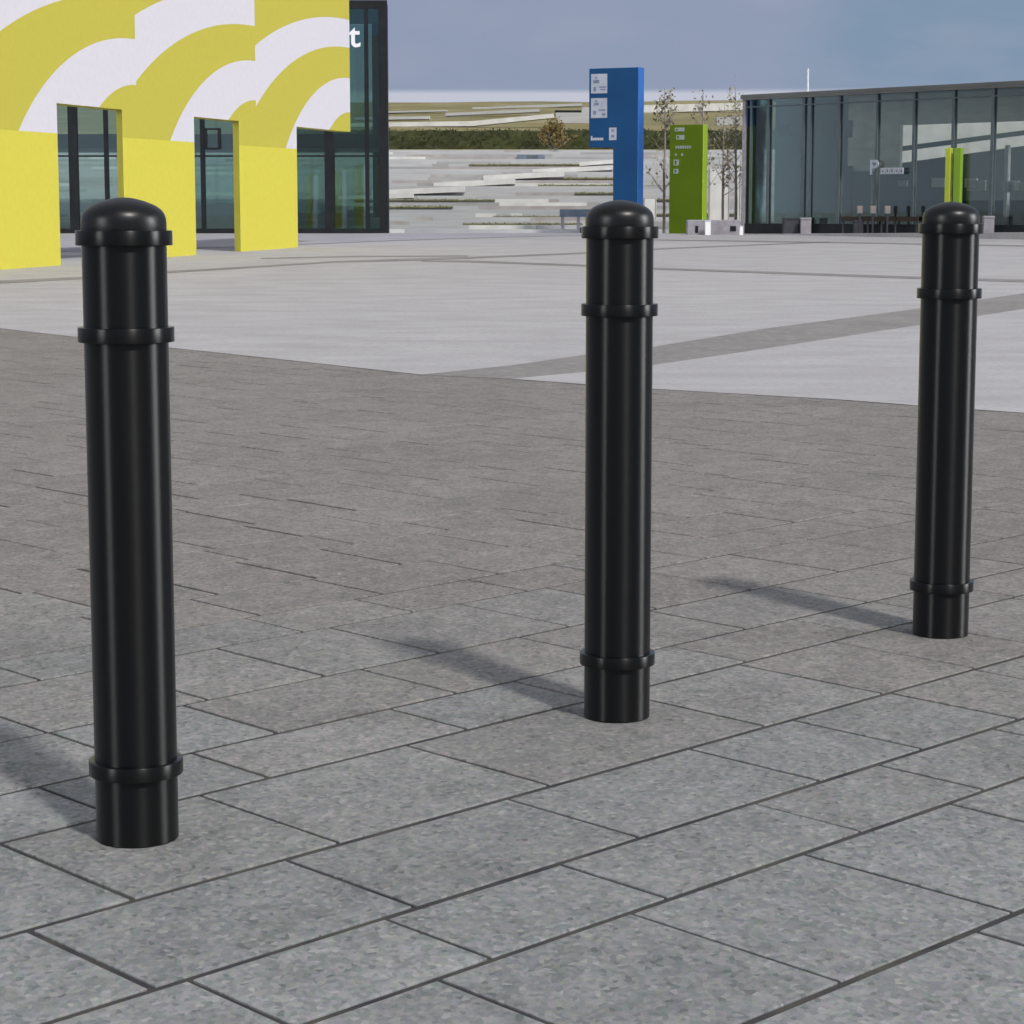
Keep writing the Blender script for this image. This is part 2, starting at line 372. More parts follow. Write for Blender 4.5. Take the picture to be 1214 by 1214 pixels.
# ------------------------------------------------------------------ yellow and white arcade wall
def wall_x(d): return (.2158 * d - 15.11) * .991            # the wall runs nearly away from the camera
def arcade_mat():
    m, nt, b = new_mat('arcade_paint'); N, L = nt.nodes, nt.links
    uv = N.new('ShaderNodeUVMap'); uv.uv_map = 'wall'; sp = N.new('ShaderNodeSeparateXYZ'); L.new(uv.outputs[0], sp.inputs[0])
    u, v = sp.outputs[0], sp.outputs[1]
    # panels end at u = 39.4, 45.76, 52.44 ; du = distance to the panel's right edge
    e1 = math_node(nt, 'GREATER_THAN', u, 39.4); e2 = math_node(nt, 'GREATER_THAN', u, 45.76); e0 = math_node(nt, 'LESS_THAN', u, 33.2)
    end = math_node(nt, 'ADD', 39.4, math_node(nt, 'ADD', math_node(nt, 'MULTIPLY', e1, 6.36), math_node(nt, 'MULTIPLY', e2, 6.68)))
    end = math_node(nt, 'SUBTRACT', end, math_node(nt, 'MULTIPLY', e0, 6.2))
    du = math_node(nt, 'SUBTRACT', end, u)
    tot = None
    for bb, aa in ((3.02, 3.16), (3.80, 5.75), (4.49, 8.75), (5.12, 11.2), (5.72, 14), (6.3, 16)):
        r = math_node(nt, 'ADD', math_node(nt, 'POWER', math_node(nt, 'DIVIDE', du, aa), 2), math_node(nt, 'POWER', math_node(nt, 'DIVIDE', v, bb), 2))
        st = math_node(nt, 'GREATER_THAN', r, 1)
        tot = st if tot is None else math_node(nt, 'ADD', tot, st)
    par = math_node(nt, 'MODULO', tot, 2)
    low = math_node(nt, 'LESS_THAN', v, 2.1)
    nz = N.new('ShaderNodeTexNoise'); nz.inputs['Scale'].default_value = 9; nz.inputs['Detail'].default_value = 4; L.new(uv.outputs[0], nz.inputs[0])
    rg = N.new('ShaderNodeMapRange'); rg.inputs[3].default_value = .93; rg.inputs[4].default_value = 1.07; L.new(nz.outputs[0], rg.inputs[0])
    x = N.new('ShaderNodeMix'); x.data_type = 'RGBA'; L.new(par, x.inputs[0]); x.inputs[6].default_value = (.425, .38, .052, 1); x.inputs[7].default_value = (.545, .525, .565, 1)
    y = N.new('ShaderNodeMix'); y.data_type = 'RGBA'; L.new(low, y.inputs[0]); L.new(x.outputs[2], y.inputs[6]); y.inputs[7].default_value = (.53, .475, .058, 1)
    s = N.new('ShaderNodeVectorMath'); s.operation = 'SCALE'; L.new(y.outputs[2], s.inputs[0]); L.new(rg.outputs[0], s.inputs['Scale'])
    L.new(s.outputs[0], b.inputs['Base Color']); b.inputs['Roughness'].default_value = .8; b.inputs['Specular IOR Level'].default_value = .25
    return m
M['arcade'] = arcade_mat()
def arcade():
    t = thing('arcade_wall', (wall_x(45), 45, g(45)), 'yellow and white wall painted with stepped concentric arcs over square openings', 'building')
    inv = Vector(t.location)
    nrm = Vector((1, -.2158, 0)).normalized()       # outward
    TH = .34; TOP = 7.2; LIN = 2.575
    def P(d, h, back=0): 
        q = Vector((wall_x(d), d, g(d) + h)) - nrm * back
        return q - inv
    def solid(name, d0, d1, h0, h1, splay=0):
        bm = bmesh.new(); uvl = bm.loops.layers.uv.new('wall')
        # front outline, back outline; left return runs back at a slant
        fr = [(d0, h0), (d1, h0), (d1, h1), (d0, h1)]
        f = [bm.verts.new(P(d, h)) for d, h in fr]
        b2 = []
        for j, (d, h) in enumerate(fr):
            q = P(d, h, TH)
            if splay and j in (0, 3): q = P(d, h) + Vector((-.40, .93, 0)) * splay
            b2.append(bm.verts.new(q))
        faces = [(bm.faces.new(f), 0), (bm.faces.new(b2[::-1]), 2)]
        for j in range(4):
            k = (j + 1) % 4; faces.append((bm.faces.new((f[j], b2[j], b2[k], f[k])), 1))
        for fc, mi in faces: fc.material_index = mi
        bm.verts.index_update()
        duv = {}
        for vv, (d, h) in zip(f, fr): duv[vv] = (d, h)
        for vv, (d, h) in zip(b2, fr): duv[vv] = (d, h)
        for fc, mi in faces:
            for lp in fc.loops: lp[uvl].uv = duv[lp.vert]
        return obj(name, bm, [M['arcade'], M['jamb'], M['concrete']], t)
    solid('facade', 22, 52.44, LIN, TOP)
    solid('column', 22, 26.2, -.1, LIN - .0)
    for d0, d1 in ((29.6, 36.04), (38.73, 42.2), (44.7, 48.4)):
        solid('column', d0, d1, -.1, LIN, splay=.42)
arcade()

# ------------------------------------------------------------------ glass building behind it
def glass_building():
    Y = 66.0
    z0 = PT(400, 274.5, Y).z; z1 = PT(400, 1, Y).z
    xl = PT(-190, 200, Y).x; xr = PT(460.5, 200, Y).x
    t = thing('glass_building', (xr, Y, z0), 'tall teal glass building with dark mullions behind the yellow wall', 'building')
    o_ = Vector((xr, Y, z0)); H = z1 - z0; Wd = xr - xl; D = 7.0
    def bx(name, x0, x1, y0, y1, h0, h1, m): 
        bm = bmesh.new(); add_box(bm, x0, x1, y0, y1, h0, h1); return obj(name, bm, m, t)
    def lx(px): return PT(px, 200, Y).x - xr
    def lz(py): return PT(400, py, Y).z - z0
    IN = .62                                           # the right side runs back slightly inwards
    def trap(name, y0, y1, h0, h1, m):
        e = lambda y: -IN * y / D
        o = [(-Wd, y0), (e(y0), y0), (e(y1), y1), (-Wd, y1)]; bm = bmesh.new()
        add_prism(bm, [Vector((x, y, h0)) for x, y in o], [Vector((x, y, h1)) for x, y in o]); return obj(name, bm, m, t)
    trap('roof', 0, D, H - .10, H + .02, M['frame']); trap('floor', .02, D, -.25, -.02, M['floor'])
    bx('floor_slab', -Wd, lx(446), 1.4, D - .3, lz(174), lz(157), M['frame'])
    bx('counter', lx(180), lx(300), 3.0, 3.6, 0, lz(241), M['white_stone'])
    for a, b_ in ((-112, -100), (-30, -20), (27, 33), (82, 92.5), (124, 128.5), (182, 187), (238, 243), (318, 323), (385, 396), (433, 437.5)):
        bx('mullion', lx(a), lx(b_), -.06, .16, .0, H - .12, M['frame'])
    bx('corner_post', lx(450), 0, -.07, .3, -.05, H - .1, M['frame'])
    bx('corner_post', -IN - .25, -IN - .01, D - .3, D, -.05, H - .1, M['frame'])
    for a, b_ in ((184, 186), (10, 2)):
        bx('transom', -Wd, lx(450) - .003, -.045, .1, lz(max(a, b_)), lz(min(a, b_)), M['frame'])
    bx('bottom_rail', -Wd, lx(450) - .003, -.05, .12, -.05, lz(271), M['frame'])
    # opening vent in the second arch
    bm = bmesh.new()
    for a, b_, c, d in ((243.2, 246, 152, 177), (259, 262.5, 152, 177)): add_box(bm, lx(a), lx(b_), -.05, .05, lz(d), lz(c))
    for c, d in ((152, 154), (175, 177.5)): add_box(bm, lx(246) + .002, lx(259) - .002, -.05, .05, lz(d), lz(c))
    obj('vent_frame', bm, M['frame'], t)
    bx('glass_pane', -Wd, lx(450), .02, .035, 0, H - .12, M['teal_glass'])
    o = [(-.16, .302), (-.145, .302), (-IN - .105, D - .302), (-IN - .12, D - .302)]; bm = bmesh.new()
    add_prism(bm, [Vector((x, y, 0)) for x, y in o], [Vector((x, y, H - .12)) for x, y in o]); obj('glass_pane', bm, M['teal_glass'], t)
    bx('glass_pane', lx(150), -IN - .252, D - .1, D - .085, 0, H - .12, M['teal_glass'])
    for a in (182, 290, 372):
        bx('rear_mullion', lx(a), lx(a + 3), D - .08, D, 0, H - .12, M['frame'])
    # white letter fixed to the glass
    cu = bpy.data.curves.new('letter', 'FONT'); cu.body = 't'; cu.size = .98; cu.extrude = .04; cu.offset = .012
    tmp = bpy.data.objects.new('tmp', cu); COL.objects.link(tmp)
    bpy.context.view_layer.update()
    me = bpy.data.meshes.new_from_object(tmp.evaluated_get(bpy.context.evaluated_depsgraph_get())); bpy.data.objects.remove(tmp)
    me.materials.clear(); me.materials.append(M['white_letter'])
    le = link('letter', me, t)
    xs = [v.co.x for v in me.vertices]; ys = [v.co.y for v in me.vertices]
    le.rotation_euler = (R_(90), 0, 0); le.location = (lx(415.2) - min(xs), -.13, lz(56.5) - min(ys)); 
    sc = (lz(33) - lz(56.5)) / (max(ys) - min(ys)); le.scale = (sc, sc, sc)
    le.location.x = lx(415.2) - min(xs) * sc; le.location.z = lz(56.5) - min(ys) * sc
glass_building()

# ------------------------------------------------------------------ blue and green totems
def totem_frame(px, py):
    p = GP(px, py); p.z = g(p.y); return p
def blue_totem():
    p = totem_frame(755, 277.2); sc = p.y / F_PX; a = R_(-26); ca = math.cos(a)
    t = thing('totem_sign', p, 'tall blue information sign, flag shaped, with white pictogram panels', 'sign', rz=a)
    k = sc / ca
    W = 56.0 * k; T = 7.6 * sc / math.sin(R_(26)); H = (277.2 - 84.6) * sc; hb = (277.2 - 176) * sc; ws = 27.5 * k
    bm = bmesh.new()
    o = [(-W, hb), (-ws, hb), (-ws, -.05), (0, -.05), (0, H), (-W, H)]
    add_prism(bm, [Vector((x, 0, z)) for x, z in o], [Vector((x, T - .02, z)) for x, z in o])
    bmesh.ops.bevel(bm, geom=bm.edges[:], offset=.012, segments=1, affect='EDGES')
    obj('sign_body', bm, M['blue'], t)
    bm = bmesh.new(); add_box(bm, .0015, .02, .004, T - .02, -.05, H); obj('side_panel', bm, M['blue_sunlit'], t)
    def plate(name, x0, x1, y0, y1, m, fr, par=t):
        bm = bmesh.new(); f = lambda x: (x - 755.5) * k; z = lambda y: (277.2 - y) * sc
        add_box(bm, f(x0), f(x1), -fr, -fr + .012, z(y1), z(y0)); return obj(name, bm, m, par)
    def panel(x0, x1, y0, y1, marks):
        q = plate('pictogram_panel', x0, x1, y0, y1, M['sign_white'], .014)
        f = lambda x: (x - 755.5) * k; z = lambda y: (277.2 - y) * sc
        for a_, b_, c, d in marks:
            bm = bmesh.new(); add_box(bm, f(a_), f(b_), -.019, -.011, z(d), z(c)); obj('pictogram', bm, M['sign_grey'], q)
    panel(702, 720.5, 91, 113.5, ((704.5, 711.5, 98, 101.8), (706.5, 709, 94, 97.2), (711.5, 719, 105.5, 107.2), (713, 718.5, 108.5, 110), (705, 708, 106, 111)))
    panel(702, 720.5, 119, 142, ((705.5, 711, 124.2, 127.5), (706.5, 709.5, 121.5, 123.4), (711, 718.5, 132, 134), (704.5, 708, 133.5, 138), (715, 718.5, 136.5, 139.5)))
    panel(723, 731.5, 153.5, 168, ((725.7, 728.8, 155.5, 158.4), (725.7, 728.8, 162, 165)))
    bm = bmesh.new(); f = lambda x: (x - 755.5) * k; z = lambda y: (277.2 - y) * sc
    for i in range(7): add_box(bm, f(702 + i * 2.1), f(703.6 + i * 2.1), -.014, -.002, z(168), z(165 if i else 162.8))
    obj('lettering', bm, M['grey_letter'], t)
blue_totem()
def green_totem():
    p = totem_frame(832, 277.2); sc = p.y / F_PX; a = R_(-26); k = sc / math.cos(a)
    t = thing('totem_sign', p, 'upright green information sign with side edge coloured brighter as sunlit, right of the blue sign', 'sign', rz=a)
    W = 37.5 * k; T = 6.2 * sc / math.sin(R_(26)); H = (277.2 - 150.3) * sc
    bm = bevel_box(-W, 0, 0, T - .02, -.05, H, .012); obj('sign_body', bm, M['green'], t)
    bm = bmesh.new(); add_box(bm, .0015, .02, .004, T - .02, -.05, H); obj('side_panel', bm, M['green_sunlit'], t)
    f = lambda x: (x - 832.2) * k; z = lambda y: (277.2 - y) * sc
    for x0, x1, y0, y1 in ((800.5, 811.5, 153.5, 158), (802, 811.5, 162, 167.5), (799.5, 805.5, 190.5, 197.5), (799.5, 805, 201.5, 207)):
        bm = bmesh.new(); add_box(bm, f(x0), f(x1), -.014, -.002, z(y1), z(y0)); q = obj('pictogram_panel', bm, M['faint'], t)
        bm = bmesh.new(); add_box(bm, f(x0 + 1.4), f(x0 + 3.4), -.019, -.011, z(y1 - 1.2), z(y0 + 1.2)); obj('pictogram', bm, M['green'], q)
    bm = bmesh.new()
    for i in range(7): add_box(bm, f(801.5 + i * 2.6), f(803.3 + i * 2.6), -.014, -.002, z(178), z(174.5))
    obj('lettering', bm, M['faint'], t)
    for i in range(2):
        bm = bmesh.new(); add_box(bm, f(801 + i * 7), f(803 + i * 7), -.014, -.002, z(186.5), z(183.5)); obj('numeral', bm, M['faint'], t)
green_totem()

# ------------------------------------------------------------------ glass pavilion on the right
def pavilion():
    A = GP(881.5, 277); A.z = 0
    Yb = A.y * 118 / 133; B = Vector(((1214 - 607) / F_PX * Yb, Yb, 0))
    u = (B - A).normalized(); n = Vector((u.y, -u.x, 0))
    if n.y > 0: n = -n                                # towards the camera
    Lr = 17.0; rz = math.atan2(u.y, u.x)
    base = Vector((A.x, A.y, g(A.y)))
    t = thing('glass_pavilion', base, 'low dark glass pavilion with flat roof and white letter P', 'building', rz=rz)
    # local x runs along the front to the right, local y runs back
    H = 4.0; D = 7.5
    def fx(px, d=0):                                   # picture column -> distance along the front, d metres behind it
        k = (px - 607) / F_PX; q = A - n * d; return (k * q.y - q.x) / (u.x - k * u.y)
    def hz(px, py, d=0):                               # picture row at that column -> height
        q = A - n * d + u * fx(px, d); return PT(px, py, q.y).z - base.z
    def bx(name, x0, x1, y0, y1, h0, h1, m, par=None):
        bm = bmesh.new(); add_box(bm, x0, x1, y0, y1, h0, h1); return obj(name, bm, m, par or t)
    tilt = -RISE * u.y * 0
    bx('roof', -.05, Lr, -.12, D, H - .15, H, M['roof'])
    bx('fascia', -.06, Lr, -.15, -.122, H - .11, H - .01, M['fascia'])
    bx('plinth', .02, Lr, -.02, .3, -.25, .30, M['frame'])
    bx('floor', .05, Lr, .302, D, -.2, .10, M['floor'])
    bx('glass_pane', .08, Lr - .1, .02, .034, .302, H - .152, M['slate_glass'])
    bx('corner_post', -.06, .05, -.05, .12, -.2, H - .152, M['mauve_stone'])
    for px, w in ((887, .16), (907, .16), (948, .20), (957, .07), (990, .14), (1034, .13), (1077, .15), (1123, .17), (1169, .18), (1213, .18), (1260, .18), (1310, .18)):
        s = fx(px); bx('mullion', s - w * .24, s + w * .24, -.03, .12, .302, H - .152, M['frame_blue'])
    bx('head_rail', .051, Lr, -.025, .10, H - .37, H - .335, M['frame_blue'])
    # inside: slate end room, taupe room with a brown door, then an open hall
    bx('inner_wall', .10, fx(1000, 1.2), 1.2, 1.32, .102, H - .152, M['slate'])
    bx('small_window', fx(919, 1.15), fx(932, 1.15), 1.15, 1.198, hz(925, 162, 1.15), hz(925, 147, 1.15), M['frame'])
    bx('inner_wall', fx(1000, 1) + .002, fx(1061, 1), 1.0, 1.12, hz(1030, 203, 1), H - .152, M['brown_wall'])
    bx('inner_wall', fx(985, .9), fx(1028, .9), .9, .98, .102, hz(1030, 203, .9) - .002, M['slate_dark'])
    bx('door', fx(988, .8), fx(1005, .8), .78, .85, .104, hz(997, 197, .8), M['brown_door'])
    bx('high_panel', fx(968, 1.1), fx(984, 1.1), 1.1, 1.15, hz(976, 163, 1.1), hz(976, 143, 1.1), M['slate_dark'])
    bx('high_panel', fx(991, .95), fx(1004, .95), .93, .99, hz(997, 163, .95), hz(997, 143, .95), M['slate_dark'])
    bx('upper_wall', fx(1061, 1) + .002, Lr - .2, 1.0, 1.12, hz(1130, 146, 1), H - .152, M['brown_wall'])
    bx('counter', fx(1034, 2.2), Lr - .3, 2.2, 2.9, .102, .95, M['frame'])
    bx('notice', fx(1059, 2), fx(1070, 2), 2.0, 2.05, hz(1065, 221, 2), hz(1065, 214, 2), M['sign_white'])
    for a, b_, c, d in ((1140, 1162, 214, 226), (1186, 1196, 216, 227), (1199, 1210, 216, 227), (1099, 1114, 211, 222)):
        bx('wall_panel', fx(a, 1.5), fx(b_, 1.5), 1.5, 1.55, hz(a, d, 1.5), hz(a, c, 1.5), M['white_stone'])
    bx('column', fx(1184, 1.3), fx(1188, 1.3), 1.3, 1.42, .102, hz(1186, 172, 1.3), M['steel'])
    inv = (Matrix.Translation(base) @ Matrix.Rotation(rz, 4, 'Z')).inverted()
    for nm, quad in (('ceiling_beam', ((1020, 185.7), (1400, 136), (1400, 130), (1020, 179.7))), ('rear_wall', ((1012, 290), (1400, 290), (1400, 147), (1012, 201)))):
        fr = [inv @ PT(x, y, 69.5) for x, y in quad]; bk = [p + inv.to_3x3() @ Vector((0, .15, 0)) for p in fr]
        for p in fr + bk: p.z = max(p.z, .102)
        bm = bmesh.new(); add_prism(bm, fr, bk); obj(nm, bm, M['slate'], t)
    for a, b_, c, d in ((1143, 1162, 214, 226), (1188, 1197, 216, 227), (1200, 1212, 216, 227), (1098, 1112, 211, 222)):
        bx('wall_panel', fx(a), fx(b_), 1.5, 1.55, hz(a, d), hz(a, c), M['white_letter'])
    for x0, x1, lab in ((1119.5, 1125.5, 'narrow yellow lime post standing close before the pavilion glass'), (1129.5, 1137.5, 'wider lime green banner post close before the pavilion glass')):
        tt = thing('banner_post', Matrix.Translation(base) @ Matrix.Rotation(rz, 4, 'Z') @ Vector((fx(x0), -.19, 0)), lab, 'banner', rz=rz)
        w = fx(x1) - fx(x0)
        bm = bevel_box(0, w, 0, .12, .25, hz(1128, 171) - .1, .01); obj('panel', bm, M['lime'] if x0 > 1125 else M['yellow_lime'], tt)
        bm = bevel_box(w * .3, w * .7, .03, .09, 0, .249, .005); obj('foot', bm, M['steel'], tt)
    # letter P and the small row of letters that cannot be read
    cu = bpy.data.curves.new('letter', 'FONT'); cu.body = 'P'; cu.size = .6; cu.extrude = .02; cu.offset = .012
    tmp = bpy.data.objects.new('tmp', cu); COL.objects.link(tmp); bpy.context.view_layer.update()
    me = bpy.data.meshes.new_from_object(tmp.evaluated_get(bpy.context.evaluated_depsgraph_get())); bpy.data.objects.remove(tmp)
    me.materials.clear(); me.materials.append(M['grey_letter'])
    le = link('letter', me, t); xs = [v.co.x for v in me.vertices]; ys = [v.co.y for v in me.vertices]
    h0, h1 = hz(1034, 207), hz(1034, 189.5); sc = (h1 - h0) / (max(ys) - min(ys))
    le.rotation_euler = (R_(90), 0, 0); le.scale = (sc * 1.1, sc, sc); le.location = (fx(1029.5) - min(xs) * sc, -.10, h0 - min(ys) * sc)
    bm = bmesh.new()
    for i in range(5):
        x0, x1 = fx(1042 + i * 5.5), fx(1046.3 + i * 5.5); a, b_ = hz(1050, 206.5), hz(1050, 199)
        w = (x1 - x0) * .26
        add_box(bm, x0, x0 + w, -.12, -.08, a, b_); add_box(bm, x1 - w, x1, -.12, -.08, a, b_)
        add_box(bm, x0 + w + .001, x1 - w - .001, -.12, -.08, a, a + .05); add_box(bm, x0 + w + .001, x1 - w - .001, -.12, -.08, b_ - .05, b_)
    obj('lettering', bm, M['grey_letter'], t)
    # pale kerb in front, rising a little to the right
    bm = bmesh.new()
    def kp(s, y, h): return Matrix.Translation(base) @ Matrix.Rotation(rz, 4, 'Z') @ Vector((s, y, h)) 
    fr = [kp(.5, -1.2, -.3), kp(Lr, -1.2, -.3), kp(Lr, -1.2, .20), kp(.5, -1.2, .0)]
    bk = [kp(.5, -.025, -.3), kp(Lr, -.025, -.3), kp(Lr, -.025, .20), kp(.5, -.025, .0)]
    for q in fr + bk: pass
    add_prism(bm, fr, bk); structure(obj('kerb', bm, M['light_paving']))
    # objects standing before the front
    def on_front(px, off):
        q = A + u * fx(px) + n * off; q.z = g(q.y); return q
    for px0, px1, top, m, nm, lab, cat in ((928, 946, 258, 'dark_stone', 'waste_bin', 'dark square bin before the pavilion, beside the pale block', 'bin'),
                                     (949, 961, 258, 'mauve_stone', 'stone_block', 'pale mauve stone block beside the dark bin at the pavilion', 'block'),
                                     (1011.5, 1023, 261, 'dark_stone', 'waste_bin', 'small dark bin under the letter P by the brown door', 'bin'),
                                     (1165, 1177.5, 256, 'mauve_stone', 'stone_block', 'mauve stone block right of the farthest bollard\'s cap', 'block')):
        a = PT(px0, 277.3, 0 + (A + u * fx((px0 + px1) / 2)).y - .4)
        Yd = a.y; w = (px1 - px0) / F_PX * Yd; b0 = PT((px0 + px1) / 2, 277, Yd); z1 = PT(px0, top, Yd).z
        zb = g(Yd) - .02
        tt = thing(nm, (b0.x, Yd, zb), lab, cat)
        bm = bevel_box(-w / 2, w / 2, -w / 2 * .8, w / 2 * .8, 0, z1 - zb - .06, .015); obj('body', bm, M[m], tt)
        bm = bevel_box(-w / 2 - .01, w / 2 + .01, -w / 2 * .8 - .01, w / 2 * .8 + .01, z1 - zb - .058, z1 - zb, .012); obj('top', bm, M[m], tt)
    # rail with posts
    q0, q1 = on_front(1004, .35), on_front(1094, .35); 
    tt = thing('cycle_rail', q0, 'low brown rail on thin posts before the pavilion under the letter P', 'rail', rz=rz)
    Lq = (q1 - q0).length
    bm = bmesh.new(); add_box(bm, 0, Lq, -.03, .03, .40, .53); obj('rail', bm, M['brown_door'], tt)
    for f in (.02, .35, .53, .71, .98):
        bm = bmesh.new(); add_tube(bm, [(Lq * f, 0, -.05), (Lq * f, 0, .399)], [.025, .025], 10); obj('post', bm, M['dark_stone'], tt)
    for px, nm in ((1036, 'leftmost'), (1051.5, 'middle'), (1068.5, 'rightmost')):
        q = on_front(px, .75)
        tt = thing('parking_meter', q, f'thin post with pale square head before the pavilion, {nm} of three', 'post', 'posts with pale heads')
        bm = bmesh.new(); add_tube(bm, [(0, 0, -.05), (0, 0, .62)], [.03, .03], 10); obj('post', bm, M['dark_stone'], tt)
        bm = bevel_box(-.075, .075, -.05, .05, .621, .83, .012); obj('head', bm, M['taupe'], tt)
pavilion()

# ------------------------------------------------------------------ stepped terraces beyond the plaza
TY0, TY1, TP0, TP1 = 68.6, 97.0, 276.6, 178.5
def tz(Y):
    za = PT(600, TP0, TY0).z; zb = PT(600, TP1, TY1).z; return za + (zb - za) * (Y - TY0) / (TY1 - TY0)
def ty(py):                                              # depth at which the mean slope is seen on a picture row
    a, b = TY0, TY1
    for _ in range(30):
        m = (a + b) / 2
        if PT(600, py, m).z > tz(m): a = m
        else: b = m
    return a
NST = 27
def terraces():
    bm = bmesh.new(); X0, X1 = -34.0, 34.0
    cols = 34; r = random.Random(3)
    for i in range(NST):
        Ya = TY0 + (TY1 - TY0) * i / NST; Yb = TY0 + (TY1 - TY0) * (i + 1) / NST
        za, zb = tz(Ya), tz(Yb)
        zl = za - (.6 if i == 0 else 0)
        x = X0
        while x < X1:                                   # long blocks of varying length in every course
            x2 = min(X1, x + r.choice((.5, .9, 1.6, 2.6, 4.2)) * r.uniform(.7, 1.4)); q = r.random(); mi = 1 if q < .13 else 2 if q < .25 else 3 if q < .30 else 4 if q < .312 else 0
            vs = [bm.verts.new(p) for p in ((x, Ya, zl), (x2, Ya, zl), (x2, Ya, zb), (x, Ya, zb), (x2, Yb, zb), (x, Yb, zb))]
            bm.faces.new(vs[:4]).material_index = mi
            bm.faces.new((vs[3], vs[2], vs[4], vs[5])).material_index = 0
            x = x2
    return structure(obj('terrace_steps', bm, [M['concrete'], M['concrete_dark'], M['concrete_mid'], M['white_stone'], M['grass']]))
terraces()
def step_front(py):                                      # nearest riser plane for a picture row, just in front of it
    i = int((ty(py) - TY0) / (TY1 - TY0) * NST); return TY0 + (TY1 - TY0) * i / NST
# bright ramp walls stepping up to the right
for k, (xa, xb, ya, yb, th, lab) in enumerate(((461 - 60, 490, 235, 232, 5, 'lowest white ramp wall on the terraces beside the glass corner'),
        (440, 551, 229, 224, 6.5, 'second white ramp wall up on the terraces, nearest the glass building'),
        (514, 611, 220, 214.5, 6.5, 'white ramp wall in the middle of the pale terraces'),
        (573, 669, 211, 206, 6, 'white ramp wall above the middle of the terraces, left of the blue sign'),
        (631, 727, 203.5, 198.5, 5.5, 'white ramp wall just left of the blue sign stem'),
        (687, 728, 194.5, 191.5, 4.5, 'highest short white ramp wall under the blue sign panel'))):
    Y = step_front((ya + yb) / 2 + th / 2) - .35
    f = [PT(xa, ya + th / 2, Y), PT(xb, yb + th / 2, Y), PT(xb, yb - th / 2, Y), PT(xa, ya - th / 2, Y)]
    base = Vector(f[0]); bm = bmesh.new()
    f = [p - base for p in f]; add_prism(bm, f, [p + Vector((0, .42, 0)) for p in f])
    o = obj('ramp_wall', bm, M['white_stone']); o.location = base
    tag(o, lab, 'wall', 'white ramp walls on the terraces')
# planted grass strips along the steps (nobody could count the blades)
bm = bmesh.new(); gr = random.Random(5)
for xa, xb, y in ((420, 587, 237.3), (420, 537, 245.6), (638, 728, 220), (668, 728, 211.6), (682, 728, 229), (584, 694, 257.2), (549, 690, 265.6), (764, 800, 221), (764, 800, 237), (556, 700, 195.4), (764, 880, 254)):
    Y = step_front(y) - .06; a, b_ = PT(xa, y, Y), PT(xb, y, Y); zt = PT(xa, y - .75, Y).z; zb = PT(xa, y + .75, Y).z
    add_box(bm, a.x, b_.x, Y - .05, Y + .05, zb, zt)
    leaf_cloud(bm, [(gr.uniform(a.x, b_.x), gr.uniform(Y - .16, Y + .05), gr.uniform(zb, zt + .02)) for _ in range(int((b_.x - a.x) * 40))], .035, gr)
tag(obj('grass', bm, M['grass']), 'narrow strips of green grass growing along the terrace steps', 'grass', kind='stuff')

# hedge along the top of the terraces
def hedge():
    Y = 99.0; zt, zb = PT(600, 154.5, Y).z, PT(600, 179, Y).z; xa, xb = PT(300, 165, Y).x, PT(1500, 165, Y).x
    t = thing('hedge', ((xa + xb) / 2, Y, zb), 'long dark green clipped hedge along the top of the pale terraces', 'hedge')
    r = random.Random(9); w = (xb - xa) / 2; h = zt - zb
    bm = bmesh.new(); nx = 240; nz = 5
    top = lambda x: h + .05 * math.sin(x * 2.1) * .4 + .015 * math.sin(x * 7.3)
    grid = []
    for i in range(nx + 1):
        x = -w + 2 * w * i / nx; col_ = [(x, -.3, -.3)]
        for j in range(nz): col_.append((x + r.uniform(-.04, .04), -.35 + r.uniform(-.04, .04), top(x) * j / (nz - 1) * .97))
        col_ += [(x, .1 + r.uniform(-.1, .1), top(x)), (x, .6, top(x) * .95), (x, .6, -.3)]
        grid.append([bm.verts.new(p) for p in col_])
    for a, b_ in zip(grid, grid[1:]):
        for j in range(len(a) - 1): bm.faces.new((a[j], b_[j], b_[j + 1], a[j + 1]))
    leaf_cloud(bm, [((lambda x: (x, r.uniform(-.5, .5), r.uniform(0, 1.05) * top(x)))(r.uniform(-w, w))) for _ in range(16000)], .05, r)
    obj('foliage', bm, M['hedge'], t)
hedge()
# ground strip and dune rising behind the hedge
def dune():
    bm = bmesh.new(); rows_ = []; r = random.Random(11)
    prof = [(97.0, 178.5), (99.8, 176), (102, 156), (106, 153), (115, 148.5), (130, 143), (150, 136), (175, 129), (205, 121), (215, 119.5), (240, 121.5), (300, 128), (420, 160)]
    for Y, py in prof:
        row = []
        for i in range(61):
            px = -900 + 3300 * i / 60
            bend = 3.5 * max(0, (620 - px) / 200) if 110 < Y < 320 and px < 620 else 0
            wob = 0 if Y < 106 else (math.sin(px * .011 + Y * .06) * 1.1 + math.sin(px * .031 + Y * .02) * .5)
            row.append(bm.verts.new(PT(px, py + min(bend, 3.5) * (1 if Y > 180 else .3) + wob, Y)))
        rows_.append(row)
    for a, b_ in zip(rows_, rows_[1:]):
        for i in range(60): bm.faces.new((a[i], a[i + 1], b_[i + 1], b_[i]))
    structure(obj('dune_hill', bm, M['dune'], smooth=True))
dune()
sheet2 = bmesh.new()
v_ = [sheet2.verts.new(p) for p in ((-1500, 300, PT(0, 128, 300).z - 6), (1500, 300, PT(0, 128, 300).z - 6), (2500, 3500, 8), (-2500, 3500, 8))]
sheet2.faces.new(v_); structure(obj('far_ground', sheet2, M['dune']))
DP = [(106, 153), (115, 148.5), (130, 143), (150, 136), (175, 129), (205, 121)]
def dy(py):
    for (a, p), (b_, q) in zip(DP, DP[1:]):
        if q <= py <= p: return a + (b_ - a) * (p - py) / (p - q)
    return 205 if py < 121 else 106
